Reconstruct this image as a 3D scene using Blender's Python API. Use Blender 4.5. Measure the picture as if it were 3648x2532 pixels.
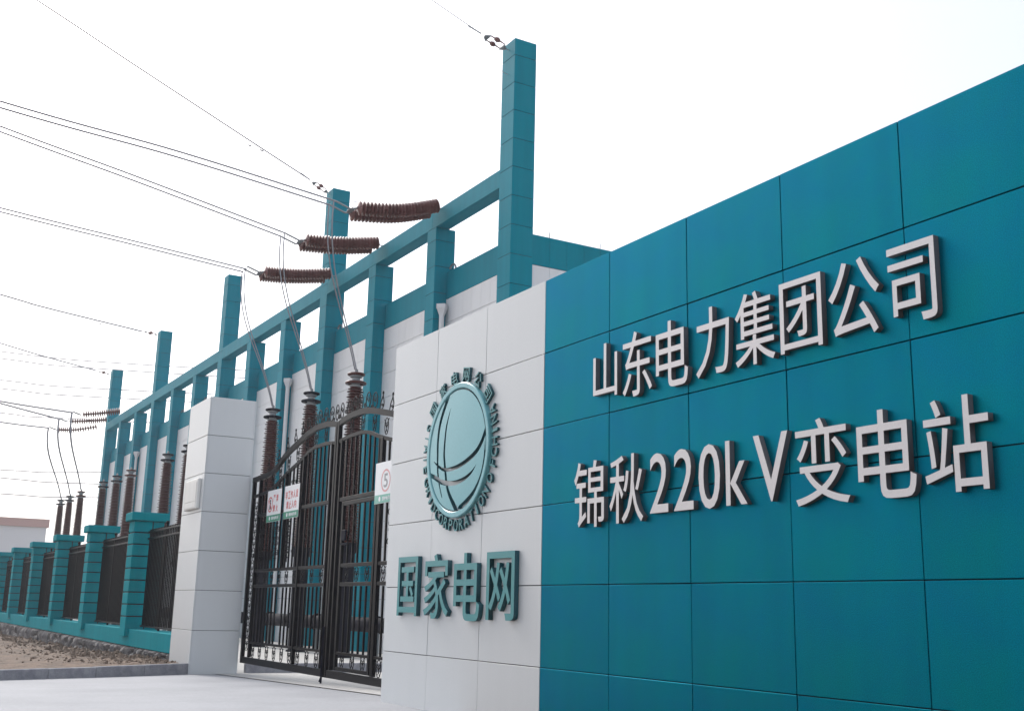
import bpy, math, random
from mathutils import Vector, Matrix

random.seed(7)
S = bpy.context.scene
COL = S.collection
for _o in list(bpy.data.objects):
    bpy.data.objects.remove(_o)

# ------------------------------------------------------------------ camera, sky, sun, exposure
SUN_EL, SUN_AZ = 40.0, -97.0         # degrees; azimuth measured from +Y towards +X (veiled sun, off to the left)
cam = bpy.data.cameras.new('camera')
cam.sensor_width = 36.0
cam.lens = 39.155
cam.clip_start, cam.clip_end = 0.1, 5000
cam_o = bpy.data.objects.new('camera', cam)
COL.objects.link(cam_o)
yaw, pit, rol = 1.05303877, 0.223879558, 0.0226196349
Fv = Vector((-math.sin(yaw)*math.cos(pit), math.cos(yaw)*math.cos(pit), math.sin(pit)))
Rv = Fv.cross(Vector((0, 0, 1))).normalized()
Uv = Rv.cross(Fv)
R2 = math.cos(rol)*Rv + math.sin(rol)*Uv
U2 = -math.sin(rol)*Rv + math.cos(rol)*Uv
m3 = Matrix((R2, U2, -Fv)).transposed()
cam_o.matrix_world = Matrix.Translation((9.8142, -5.9877, 0.5558)) @ m3.to_4x4()
S.camera = cam_o

W = bpy.data.worlds.new('World')
S.world = W
W.use_nodes = True
wn = W.node_tree
wn.nodes.clear()
sky = wn.nodes.new('ShaderNodeTexSky')
sky.sky_type = 'NISHITA'
sky.sun_disc = False
sky.sun_elevation = math.radians(SUN_EL)
sky.sun_rotation = math.radians(SUN_AZ)
sky.air_density = 0.8
sky.dust_density = 5.0
sky.ozone_density = 1.0
hs = wn.nodes.new('ShaderNodeHueSaturation')      # hazy, milky sky
hs.inputs['Saturation'].default_value = 0.55
bg = wn.nodes.new('ShaderNodeBackground')
bg.inputs['Strength'].default_value = 0.15
wo = wn.nodes.new('ShaderNodeOutputWorld')
wn.links.new(sky.outputs[0], hs.inputs['Color'])
milk = wn.nodes.new('ShaderNodeMix')               # thin high cloud: an even milky veil over the clear sky
milk.data_type = 'RGBA'
milk.inputs['Factor'].default_value = 0.42
milk.inputs[7].default_value = (5.3, 5.7, 6.35, 1)
wn.links.new(hs.outputs[0], milk.inputs[6])
wn.links.new(milk.outputs[2], bg.inputs['Color'])
wn.links.new(bg.outputs[0], wo.inputs['Surface'])

sl = bpy.data.lights.new('sun', 'SUN')
sl.energy = 1.3
sl.angle = math.radians(14)
sl.color = (1.0, 0.965, 0.92)
sun_o = bpy.data.objects.new('sun', sl)
COL.objects.link(sun_o)
_e, _a = math.radians(SUN_EL), math.radians(SUN_AZ)
sdir = Vector((math.cos(_e)*math.sin(_a), math.cos(_e)*math.cos(_a), math.sin(_e)))
sun_o.rotation_euler = sdir.to_track_quat('Z', 'Y').to_euler()
sun_o.location = (-30, 30, 40)

S.view_settings.view_transform = 'Standard'
S.view_settings.look = 'None'
S.view_settings.gamma = 1.0
S.view_settings.exposure = 0.6
S.view_settings.use_curve_mapping = False
S.render.engine = 'CYCLES'
S.cycles.use_denoising = True
S.cycles.max_bounces = 8
S.cycles.volume_bounces = 1

# ------------------------------------------------------------------ materials
MATS = {}

def mat(name, col, rough=0.6, var=0.0, noise=0.0, nscale=8.0, metal=0.0, bump=0.0, bscale=60.0,
        coat=0.0, col2=None, spec=0.5, coord='Object', stain=0.0, coat_rough=0.15, stretch=None, tint=None, cscale=None):
    """Principled base colour with object-random tone, fine noise, blotchy second colour, weather stains and relief."""
    if name in MATS:
        return MATS[name]
    m = bpy.data.materials.new(name)
    m.use_nodes = True
    nt = m.node_tree
    b = nt.nodes['Principled BSDF']
    b.inputs['Roughness'].default_value = rough
    b.inputs['Metallic'].default_value = metal
    b.inputs['Specular IOR Level'].default_value = spec
    if tint:
        b.inputs['Specular Tint'].default_value = (*tint, 1)
    if coat:
        b.inputs['Coat Weight'].default_value = coat
        b.inputs['Coat Roughness'].default_value = coat_rough
    L = nt.links.new
    tc = nt.nodes.new('ShaderNodeTexCoord')
    src = tc.outputs[coord]
    if stretch:
        mp = nt.nodes.new('ShaderNodeMapping')
        mp.inputs['Scale'].default_value = stretch
        L(src, mp.inputs['Vector'])
        src = mp.outputs[0]
    rgb = nt.nodes.new('ShaderNodeRGB')
    rgb.outputs[0].default_value = (*col, 1)
    cur = rgb.outputs[0]
    if col2 is not None:
        n = nt.nodes.new('ShaderNodeTexNoise')
        n.inputs['Scale'].default_value = cscale or nscale
        n.inputs['Detail'].default_value = 6
        n.inputs['Roughness'].default_value = 0.6
        L(src, n.inputs['Vector'])
        cr = nt.nodes.new('ShaderNodeValToRGB')
        cr.color_ramp.elements[0].position = 0.38
        cr.color_ramp.elements[1].position = 0.64
        L(n.outputs['Fac'], cr.inputs[0])
        mx = nt.nodes.new('ShaderNodeMix'); mx.data_type = 'RGBA'
        L(cr.outputs[0], mx.inputs['Factor'])
        L(cur, mx.inputs[6]); mx.inputs[7].default_value = (*col2, 1)
        cur = mx.outputs[2]
    hsv = nt.nodes.new('ShaderNodeHueSaturation')
    L(cur, hsv.inputs['Color'])
    val = None
    if var:
        oi = nt.nodes.new('ShaderNodeObjectInfo')
        mr = nt.nodes.new('ShaderNodeMapRange')
        mr.inputs['To Min'].default_value = 1-var
        mr.inputs['To Max'].default_value = 1+var
        L(oi.outputs['Random'], mr.inputs['Value'])
        val = mr.outputs[0]
    if noise:
        n2 = nt.nodes.new('ShaderNodeTexNoise')
        n2.inputs['Scale'].default_value = nscale*12
        n2.inputs['Detail'].default_value = 3
        L(src, n2.inputs['Vector'])
        mr2 = nt.nodes.new('ShaderNodeMapRange')
        mr2.inputs['From Min'].default_value = 0.25
        mr2.inputs['From Max'].default_value = 0.75
        mr2.inputs['To Min'].default_value = 1-noise
        mr2.inputs['To Max'].default_value = 1+noise
        L(n2.outputs['Fac'], mr2.inputs['Value'])
        if val is None:
            val = mr2.outputs[0]
        else:
            mu = nt.nodes.new('ShaderNodeMath'); mu.operation = 'MULTIPLY'
            L(val, mu.inputs[0]); L(mr2.outputs[0], mu.inputs[1]); val = mu.outputs[0]
    if stain:
        geo = nt.nodes.new('ShaderNodeNewGeometry')
        mp2 = nt.nodes.new('ShaderNodeMapping')
        mp2.inputs['Scale'].default_value = (2.6, 2.6, 0.22)
        L(geo.outputs['Position'], mp2.inputs['Vector'])
        n3 = nt.nodes.new('ShaderNodeTexNoise')
        n3.inputs['Scale'].default_value = 1.6
        n3.inputs['Detail'].default_value = 8
        L(mp2.outputs[0], n3.inputs['Vector'])
        mr3 = nt.nodes.new('ShaderNodeMapRange')
        mr3.inputs['From Min'].default_value = 0.35
        mr3.inputs['From Max'].default_value = 0.62
        mr3.inputs['To Min'].default_value = 1-stain
        mr3.inputs['To Max'].default_value = 1.0
        L(n3.outputs['Fac'], mr3.inputs['Value'])
        if val is None:
            val = mr3.outputs[0]
        else:
            mu = nt.nodes.new('ShaderNodeMath'); mu.operation = 'MULTIPLY'
            L(val, mu.inputs[0]); L(mr3.outputs[0], mu.inputs[1]); val = mu.outputs[0]
    if val is not None:
        L(val, hsv.inputs['Value'])
    L(hsv.outputs[0], b.inputs['Base Color'])
    if bump:
        n4 = nt.nodes.new('ShaderNodeTexNoise')
        n4.inputs['Scale'].default_value = bscale
        n4.inputs['Detail'].default_value = 4
        L(src, n4.inputs['Vector'])
        bp = nt.nodes.new('ShaderNodeBump')
        bp.inputs['Strength'].default_value = bump
        bp.inputs['Distance'].default_value = 0.02
        L(n4.outputs['Fac'], bp.inputs['Height'])
        L(bp.outputs[0], b.inputs['Normal'])
    MATS[name] = m
    return m

mat('teal_panel', (0.0, 0.15, 0.235), 0.40, var=0.04, noise=0.36, nscale=13, spec=0.1, metal=0.6, tint=(0.03, 0.55, 0.8), bump=0.03, bscale=220, stain=0.06, cscale=1.3, col2=(0.0, 0.17, 0.212))
mat('white_panel', (0.60, 0.617, 0.622), 0.33, var=0.02, noise=0.02, nscale=4, stain=0.015, spec=0.5)
mat('joint', (0.02, 0.022, 0.03), 0.9)
mat('letter_white', (0.60, 0.575, 0.575), 0.38, noise=0.04, metal=0.25)
mat('letter_edge_shade', (0.11, 0.108, 0.115), 0.6, noise=0.2, nscale=20)  # white letters' sides, with their shade put into the colour
mat('letter_teal', (0.04, 0.24, 0.255), 0.38, noise=0.05)
mat('teal_edge_shade', (0.008, 0.075, 0.095), 0.5, noise=0.1)  # sides of teal letters and globe pieces, shade painted in as darker teal
mat('emblem_teal', (0.16, 0.42, 0.46), 0.30, noise=0.05, nscale=3)
mat('black_paint', (0.002, 0.002, 0.004), 0.3, noise=0.2, spec=0.07)
mat('fence_black', (0.002, 0.002, 0.004), 0.35, spec=0.06)
mat('gantry_teal', (0.0, 0.225, 0.30), 0.55, spec=0.08, tint=(0.05, 0.6, 0.8), var=0.03, noise=0.1, nscale=5, stain=0.10)
mat('building_white', (0.72, 0.72, 0.73), 0.5, var=0.025, noise=0.03, stain=0.03)
mat('fence_teal', (0.0, 0.25, 0.295), 0.7, spec=0.05, tint=(0.05, 0.6, 0.7), var=0.06, noise=0.15, nscale=6, bump=0.25, bscale=40, stain=0.12)
mat('stone', (0.21, 0.20, 0.19), 0.9, var=0.35, noise=0.35, nscale=2.2, bump=0.9, bscale=9, col2=(0.10, 0.095, 0.10), stretch=(1, 1, 0.35))
mat('mortar', (0.10, 0.095, 0.09), 0.95, noise=0.3)
mat('concrete', (0.345, 0.352, 0.375), 0.8, noise=0.08, nscale=1.6, bump=0.12, bscale=30, cscale=0.45, col2=(0.285, 0.292, 0.312))
mat('yard_concrete', (0.50, 0.49, 0.47), 0.8, noise=0.06, nscale=1.2, col2=(0.44, 0.43, 0.42))
mat('kerb_stone', (0.30, 0.30, 0.32), 0.85, var=0.08, noise=0.22, nscale=6, bump=0.4, bscale=50, col2=(0.21, 0.21, 0.235))
mat('dirt', (0.19, 0.135, 0.10), 0.95, noise=0.35, nscale=2.6, bump=0.9, bscale=14, col2=(0.10, 0.075, 0.058))
mat('clod', (0.13, 0.092, 0.07), 0.95, noise=0.35, nscale=3, bump=0.8, bscale=20, col2=(0.20, 0.15, 0.115))
mat('far_ground', (0.16, 0.13, 0.10), 0.95, noise=0.2, nscale=0.05, col2=(0.10, 0.10, 0.06))
mat('porcelain', (0.075, 0.014, 0.011), 0.3, var=0.12, spec=0.3, coat=0.1)
mat('insulator_brown', (0.16, 0.062, 0.058), 0.25, var=0.2, spec=0.6)
mat('galvanised', (0.26, 0.27, 0.28), 0.45, metal=0.6, noise=0.12)
mat('dark_metal', (0.010, 0.011, 0.02), 0.65, spec=0.08, noise=0.2)
mat('cable', (0.30, 0.30, 0.33), 0.5, metal=0.5)
mat('board_white', (0.80, 0.80, 0.81), 0.35, noise=0.015)
mat('board_green', (0.01, 0.24, 0.14), 0.4)
mat('board_red', (0.60, 0.11, 0.11), 0.45)
mat('glare_red', (0.70, 0.33, 0.33), 0.5)  # circle of the 5 board, paled by glare painted into the red
mat('glare_green', (0.20, 0.46, 0.38), 0.5)  # strip of the 5 board, bloom put into the green
mat('glare_grey', (0.30, 0.30, 0.31), 0.5)  # the digit 5, greyed by painted-in glare
mat('plaque', (0.78, 0.77, 0.74), 0.5, noise=0.03, stain=0.08)
mat('far_wall', (0.62, 0.61, 0.61), 0.8, noise=0.03)
mat('far_band', (0.46, 0.30, 0.27), 0.8)
mat('roof_deck', (0.35, 0.35, 0.36), 0.9)

# ------------------------------------------------------------------ helpers
class MB:
    def __init__(s):
        s.v, s.f, s.smooth = [], [], False

    def add(s, vs, fs):
        o = len(s.v)
        s.v += [tuple(v) for v in vs]
        s.f += [tuple(i+o for i in f) for f in fs]
        return s

    def box(s, x0, x1, y0, y1, z0, z1, ch=0.0):
        if not ch:
            vs = [(x0, y0, z0), (x1, y0, z0), (x1, y1, z0), (x0, y1, z0), (x0, y0, z1), (x1, y0, z1), (x1, y1, z1), (x0, y1, z1)]
            fs = [(0, 3, 2, 1), (4, 5, 6, 7), (0, 1, 5, 4), (1, 2, 6, 5), (2, 3, 7, 6), (3, 0, 4, 7)]
            return s.add(vs, fs)
        c = ch     # fully chamfered box: 24 vertices
        X, Y, Z = (x0, x1), (y0, y1), (z0, z1)
        vs, ix = [], {}
        for i in (0, 1):
            for j in (0, 1):
                for k in (0, 1):
                    sx, sy, sz = (1 - 2*i)*c, (1 - 2*j)*c, (1 - 2*k)*c
                    ix[i, j, k, 0] = len(vs); vs.append((X[i], Y[j]+sy, Z[k]+sz))
                    ix[i, j, k, 1] = len(vs); vs.append((X[i]+sx, Y[j], Z[k]+sz))
                    ix[i, j, k, 2] = len(vs); vs.append((X[i]+sx, Y[j]+sy, Z[k]))
        fs = []
        g = ix
        for i in (0, 1):
            q = [g[i, 0, 0, 0], g[i, 1, 0, 0], g[i, 1, 1, 0], g[i, 0, 1, 0]]; fs.append(q if i else q[::-1])
            q = [g[0, i, 0, 1], g[1, i, 0, 1], g[1, i, 1, 1], g[0, i, 1, 1]]; fs.append(q[::-1] if i else q)
            q = [g[0, 0, i, 2], g[1, 0, i, 2], g[1, 1, i, 2], g[0, 1, i, 2]]; fs.append(q if i else q[::-1])
        for a in (0, 1):
            for b in (0, 1):
                fs.append([g[a, b, 0, 0], g[a, b, 0, 1], g[a, b, 1, 1], g[a, b, 1, 0]])
                fs.append([g[a, 0, b, 0], g[a, 0, b, 2], g[a, 1, b, 2], g[a, 1, b, 0]])
                fs.append([g[0, a, b, 1], g[0, a, b, 2], g[1, a, b, 2], g[1, a, b, 1]])
                for k in (0, 1):
                    fs.append([g[a, b, k, 0], g[a, b, k, 1], g[a, b, k, 2]])
        s.fix = True
        return s.add(vs, fs)

    def tube(s, pts, r, n=6, closed=False, flat=None, cap=True):
        """sweep a round (or flat = (half width, half height)) section along points"""
        pts = [Vector(p) for p in pts]
        N = len(pts)
        rings = []
        prev = None
        for i, p in enumerate(pts):
            if closed:
                t = (pts[(i+1) % N]-pts[i-1])
            else:
                t = pts[min(i+1, N-1)]-pts[max(i-1, 0)]
            t.normalize()
            if prev is None:
                a = Vector((0, 1, 0)) if abs(t.y) < 0.9 else Vector((0, 0, 1))
            else:
                a = prev
            b = t.cross(a).normalized()
            a = b.cross(t).normalized()
            prev = a
            rr = r[i] if isinstance(r, (list, tuple)) else r
            ring = []
            if flat:
                for sa, sb in ((1, 1), (1, -1), (-1, -1), (-1, 1)):
                    ring.append(p+a*sa*flat[0]+b*sb*flat[1])
            else:
                for k in range(n):
                    th = 2*math.pi*k/n
                    ring.append(p+a*math.cos(th)*rr+b*math.sin(th)*rr)
            rings.append(ring)
        k = len(rings[0])
        vs = [v for rg in rings for v in rg]
        fs = []
        for i in range(N if closed else N-1):
            j = (i+1) % N
            for q in range(k):
                fs.append((i*k+q, i*k+(q+1) % k, j*k+(q+1) % k, j*k+q))
        if cap and not closed:
            fs.append(tuple(range(k))[::-1])
            fs.append(tuple((N-1)*k+q for q in range(k)))
        s.fix = True
        return s.add(vs, fs)

    def lathe(s, prof, n=20, c=(0, 0, 0), axis='z'):
        vs, fs = [], []
        for (r, z) in prof:
            for k in range(n):
                th = 2*math.pi*k/n
                x, y = r*math.cos(th), r*math.sin(th)
                if axis == 'z': p = (c[0]+x, c[1]+y, c[2]+z)
                elif axis == 'y': p = (c[0]+x, c[1]+z, c[2]+y)
                else: p = (c[0]+z, c[1]+x, c[2]+y)
                vs.append(p)
        m = len(prof)
        for i in range(m-1):
            for k in range(n):
                fs.append((i*n+k, i*n+(k+1) % n, (i+1)*n+(k+1) % n, (i+1)*n+k))
        fs.append(tuple(range(n))[::-1])
        fs.append(tuple((m-1)*n+k for k in range(n)))
        s.fix = True
        return s.add(vs, fs)

    def mesh(s, name, origin=(0, 0, 0), smooth=None):
        me = bpy.data.meshes.new(name)
        ox, oy, oz = origin
        me.from_pydata([(x-ox, y-oy, z-oz) for x, y, z in s.v], [], s.f)
        me.update()
        if getattr(s, 'fix', False):
            import bmesh
            bm = bmesh.new(); bm.from_mesh(me)
            bmesh.ops.recalc_face_normals(bm, faces=bm.faces)
            bm.to_mesh(me); bm.free()
        if smooth:
            for p in me.polygons:
                p.use_smooth = True
            me.set_sharp_from_angle(angle=math.radians(smooth))
        return me

    def build(s, name, material, parent=None, local=False, smooth=None):
        o0 = (0, 0, 0)
        if parent is not None and not local:
            o0 = wloc(parent)
        me = s.mesh(name, o0, smooth)
        return put(name, me, material, parent)


def wloc(o):
    v = Vector(o.location)
    while o.parent:
        o = o.parent
        v = v+o.location
    return v


def put(name, me, material, parent=None, loc=(0, 0, 0), rot=(0, 0, 0), scale=None):
    if not me.materials:
        me.materials.append(MATS[material] if isinstance(material, str) else material)
    o = bpy.data.objects.new(name, me)
    COL.objects.link(o)
    o.location = loc
    o.rotation_euler = rot
    if scale: o.scale = scale
    if parent: o.parent = parent
    return o


def put_w(name, me, material, parent, loc, rot=(0, 0, 0)):
    """place at a world location under a parent that has no rotation"""
    return put(name, me, material, parent, Vector(loc)-wloc(parent), rot)


def tag(o, label, cat, group=None):
    o['label'] = label
    o['category'] = cat
    if group: o['group'] = group
    return o


def thing(name, loc, label, cat, group=None, rz=0.0):
    o = bpy.data.objects.new(name, None)
    COL.objects.link(o)
    o.empty_display_size = 0.3
    o.location = loc
    o.rotation_euler = (0, 0, rz)
    return tag(o, label, cat, group)


def struct(o, kind='structure'):
    o['kind'] = kind
    return o


def copy_tree(o, parent=None):
    c = o.copy()
    COL.objects.link(c)
    c.parent = parent
    for ch in list(o.children):
        copy_tree(ch, c)
    return c


def spline(pts, sub=8):
    """Catmull-Rom through the points"""
    P = [Vector(p) for p in pts]
    P = [2*P[0]-P[1]]+P+[2*P[-1]-P[-2]]
    out = []
    for i in range(1, len(P)-2):
        a, b, c, d = P[i-1:i+3]
        for k in range(sub):
            t = k/sub
            out.append(0.5*((2*b)+(c-a)*t+(2*a-5*b+4*c-d)*t*t+(3*b-a-3*c+d)*t**3))
    out.append(P[-2])
    return out


def interp(tab, x):
    for (a, va), (b, vb) in zip(tab, tab[1:]):
        if a <= x <= b:
            return va+(vb-va)*(x-a)/(b-a)
    return tab[0][1] if x < tab[0][0] else tab[-1][1]


GLYPH = {}

def glyph(ch, offset):
    k = (ch, offset)
    if k in GLYPH: return GLYPH[k]
    c = bpy.data.curves.new('glyph', 'FONT')
    c.body = ch; c.extrude = 0.5; c.offset = offset; c.resolution_u = 4
    o = bpy.data.objects.new('glyph', c)
    COL.objects.link(o)
    dg = bpy.context.evaluated_depsgraph_get()
    me = bpy.data.meshes.new_from_object(o.evaluated_get(dg))
    bpy.data.objects.remove(o)
    bpy.data.curves.remove(c)
    me.materials.clear()
    GLYPH[k] = me
    return me


def glyph_obj(name, ch, x0, x1, z0, z1, depth, ywall, material, parent, offset=0.014, side=None, rot=0.0):
    """a raised character filling the rectangle x0..x1, z0..z1 on a wall that faces -Y"""
    me = glyph(ch, offset).copy()
    xs = [v.co.x for v in me.vertices]; ys = [v.co.y for v in me.vertices]
    a, b, c, d = min(xs), max(xs), min(ys), max(ys)
    cx, cz = (x0+x1)/2, (z0+z1)/2
    for v in me.vertices:
        u = (v.co.x-a)/(b-a)*(x1-x0)-(x1-x0)/2
        w = (v.co.y-c)/(d-c)*(z1-z0)-(z1-z0)/2
        dz = v.co.z*depth
        ur, wr = u*math.cos(rot)-w*math.sin(rot), u*math.sin(rot)+w*math.cos(rot)
        v.co = (ur, -dz, wr)
    me.name = name
    me.materials.append(MATS[material])
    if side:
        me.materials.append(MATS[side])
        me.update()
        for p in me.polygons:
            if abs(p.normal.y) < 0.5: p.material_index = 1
    loc = Vector((cx, ywall-depth/2, cz))
    o = bpy.data.objects.new(name, me)
    COL.objects.link(o)
    if parent:
        o.parent = parent
        loc -= wloc(parent)
    o.location = loc
    return o

# ------------------------------------------------------------------ the ground
def gz(x):
    return -0.86+0.0237*min(max(x+13.6, 0.0), 10.0)

m = MB().box(-600, 600, -600, 600, -1.45, -1.35)
struct(m.build('ground', 'far_ground'))

KERB = [(-13.66, -0.02), (-12.52, -2.0), (-11.72, -3.75), (-10.4, -6.6), (-8.9, -9.8)]

def kerb_x(y):
    return interp(sorted([(p[1], p[0]) for p in KERB]), y)

# driveway apron in front of the gate and the sign wall
xs = [-17, -13.6, -12, -10, -8, -6, -3.6, -1.6]
ys = [-26, -12, -6, -3, -1.5, 0, 0.55]
vs = [(x, y, gz(x)) for y in ys for x in xs]
nx = len(xs)
fs = [(j*nx+i, j*nx+i+1, (j+1)*nx+i+1, (j+1)*nx+i) for j in range(len(ys)-1) for i in range(nx-1)]
struct(MB().add(vs, fs).build('driveway', 'concrete', smooth=40))
struct(MB().add([(-1.6, -26, gz(0)-0.02), (22, -26, gz(0)-0.02), (22, 0.5, gz(0)-0.02), (-1.6, 0.5, gz(0)-0.02)], [(0, 1, 2, 3)]).build('added_dark_verge', 'dirt'))  # unseen dark earth strip, added to cut bounce light on the lower wall
# yard behind the gate (slightly higher threshold slab)
xs = [-110, -40, -13.6, -10, -6, -3.6, 10, 22]
ys = [0.55, 2, 5, 12, 60]
vs = [(x, y, gz(x)+0.012) for y in ys for x in xs]
nx = len(xs)
fs = [(j*nx+i, j*nx+i+1, (j+1)*nx+i+1, (j+1)*nx+i) for j in range(len(ys)-1) for i in range(nx-1)]
struct(MB().add(vs, fs).build('yard_pavement', 'yard_concrete'))

# inner kerb in the yard, running away from the pillar
root = bpy.data.objects.new('yard_kerb', None); COL.objects.link(root); root.location = (-13.8, 1.2, -0.85); struct(root)
me = MB().box(-0.07, 0.07, 0, 0.99, -0.1, 0.19, 0.012).mesh('kerb_stone')
for k in range(7):
    put('kerb_stone', me, 'kerb_stone', root, (0.02, 0.02+k*1.0, 0))

# dirt strip outside the fence
rnd = random.Random(3)
def hsh(i, j):
    n = math.sin(i*127.1+j*311.7)*43758.5453
    return n-math.floor(n)
def vnoise(x, y):
    i, j = math.floor(x), math.floor(y)
    u, v = x-i, y-j
    u, v = u*u*(3-2*u), v*v*(3-2*v)
    return (hsh(i, j)*(1-u)+hsh(i+1, j)*u)*(1-v)+(hsh(i, j+1)*(1-u)+hsh(i+1, j+1)*u)*v

def dirt_z(x, y):
    base = interp([(-130, -1.25), (-60, -1.14), (-48, -1.08), (-30, -0.96), (-20, -0.80), (-15.2, -0.70), (-8, -0.66)], x)
    t = max(0.0, min(1.0, (y+6)/6))            # level with the kerb away from the fence
    kz = -0.685
    d = max(0.0, min(1.0, (kerb_x(min(y, -0.02))-x)/5.0))
    z = kz*(1-d)+base*d
    edge = max(0.0, min(1.0, (kerb_x(min(y, -0.02))-x)/0.4))
    near = math.exp(-((y-0.1)/1.4)**2)
    z += edge*(0.05*(vnoise(x*1.7, y*2.1)-0.5)+0.075*(vnoise(x*4.3+9, y*5.3)-0.5)*(0.35+near)+0.06*(vnoise(x*11, y*13)-0.5)*(0.4+near)+0.035*(vnoise(x*23, y*27)-0.5)*(0.3+near))-edge*near*0.03
    return z
vs, fs = [], []
ny, nxx = 90, 330
ys = [-14+14.34*((j/ny)**0.55) for j in range(ny+1)]
for j, y in enumerate(ys):
    kx = kerb_x(min(max(y, -9.8), -0.02))-0.10
    if y > -0.05: kx = min(kx, -13.7)
    for i in range(nxx+1):
        t = i/nxx
        x = kx-(118)*(t**2.3)
        if y > 0.0 and i == 0: x = -13.72
        vs.append((x, y, dirt_z(x, y)))
for j in range(ny):
    for i in range(nxx):
        a = j*(nxx+1)+i
        fs.append((a+1, a, a+nxx+1, a+nxx+2))
d = MB().add(vs, fs); d.fix = True
struct(d.build('dirt_verge', 'dirt', smooth=60))
# loose clods and stones lying on it (uncountable)
cl = MB()
rnd = random.Random(11)
for k in range(2600):
    x = -14.5-38*rnd.random()**1.6
    y = 0.22-abs(rnd.gauss(0, 1.15))
    if x > kerb_x(min(y, -0.02))-0.35 or y < -7: continue
    r = 0.014+0.07*rnd.random()**3*(1.4 if y > -1.0 and x < -17 else 0.6)
    z = dirt_z(x, y)+r*0.25
    ph = [rnd.uniform(0.6, 1.25) for _ in range(6)]
    a = rnd.uniform(0, 6.28)
    pts = []
    for q, (dx, dy, dz) in enumerate(((1, 0, 0), (0, 1, 0), (-1, 0, 0), (0, -1, 0), (0, 0, 0.8), (0, 0, -0.6))):
        ca, sa = math.cos(a), math.sin(a)
        pts.append((x+r*ph[q]*(dx*ca-dy*sa), y+r*ph[q]*(dx*sa+dy*ca), z+r*ph[q]*dz))
    cl.add(pts, [(0, 1, 4), (1, 2, 4), (2, 3, 4), (3, 0, 4), (1, 0, 5), (2, 1, 5), (3, 2, 5), (0, 3, 5)])
o = cl.build('clods', 'clod')
struct(o, 'stuff'); o['label'] = 'loose brown clods and pebbles on the bare earth'

# kerb stones
root = bpy.data.objects.new('kerb', None); COL.objects.link(root); root.location = (-13.66, -0.02, -0.86); struct(root)
KM = MB().box(0, 1, -0.07, 0.07, -0.25, 0.215, 0.012).mesh('kerb_stone')
for (ax, ay), (bx, by) in zip(KERB, KERB[1:]):
    Ld = math.hypot(bx-ax, by-ay)
    ang = math.atan2(by-ay, bx-ax)
    n = max(1, round(Ld/0.99))
    for k in range(n):
        t = k/n
        x, y = ax+(bx-ax)*t, ay+(by-ay)*t
        ko = put_w('kerb_stone', KM, 'kerb_stone', root, (x, y, -0.86+rnd.uniform(-0.004, 0.004)), (0, 0, ang+rnd.uniform(-0.003, 0.003)))
        ko.scale = (Ld/n-0.004, 1, 1)

# ------------------------------------------------------------------ sign wall
GAP = 0.0045
VX = [-3.893, -2.588, -1.297, 0.0, 1.195, 2.387, 3.575, 4.766, 5.957, 7.148, 8.339, 9.53]
HZ = [-0.95, 0.0, 0.8, 1.6, 2.4, 3.2, 4.0]
wall = thing('sign_wall', (2.8, 0.4, -0.86), 'long panelled sign wall, white by the gate and teal beyond, carrying raised lettering', 'wall')
MB().box(VX[0]+0.02, VX[-1]-0.02, 0.03, 0.93, -1.0, 3.99).build('wall_core', 'joint', wall)
PANEL = {}
def panel_mesh(w, h, t, ch=0.005, key=None):
    k = (round(w, 4), round(h, 4), t, ch, key)
    if k not in PANEL:
        PANEL[k] = MB().box(-w/2, w/2, 0, t, -h/2, h/2, ch).mesh('panel')
    return PANEL[k]
for i in range(len(VX)-1):
    for j in range(len(HZ)-1):
        x0, x1, z0, z1 = VX[i]+GAP, VX[i+1]-GAP, HZ[j]+GAP, HZ[j+1]-GAP
        if i == 0: x0 = VX[0]
        if j == 5: z1 = 4.0
        white = i < 3
        me = panel_mesh(x1-x0, z1-z0, 0.034, 0.0015, white)
        put_w('panel', me, 'white_panel' if white else 'teal_panel', wall, ((x0+x1)/2, rnd.uniform(-0.001, 0.001), (z0+z1)/2),
              (rnd.uniform(-0.0025, 0.0025), 0, rnd.uniform(-0.0025, 0.0025)))
# back and end cladding
me = MB().box(VX[0], VX[0]+0.018, 0.036, 0.95, -1.0, 4.0, 0.004)
me.build('end_panel', 'white_panel', wall)
MB().box(VX[0]+0.02, VX[-1], 0.932, 0.95, -1.0, 4.0).build('back_panel', 'white_panel', wall)

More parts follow.
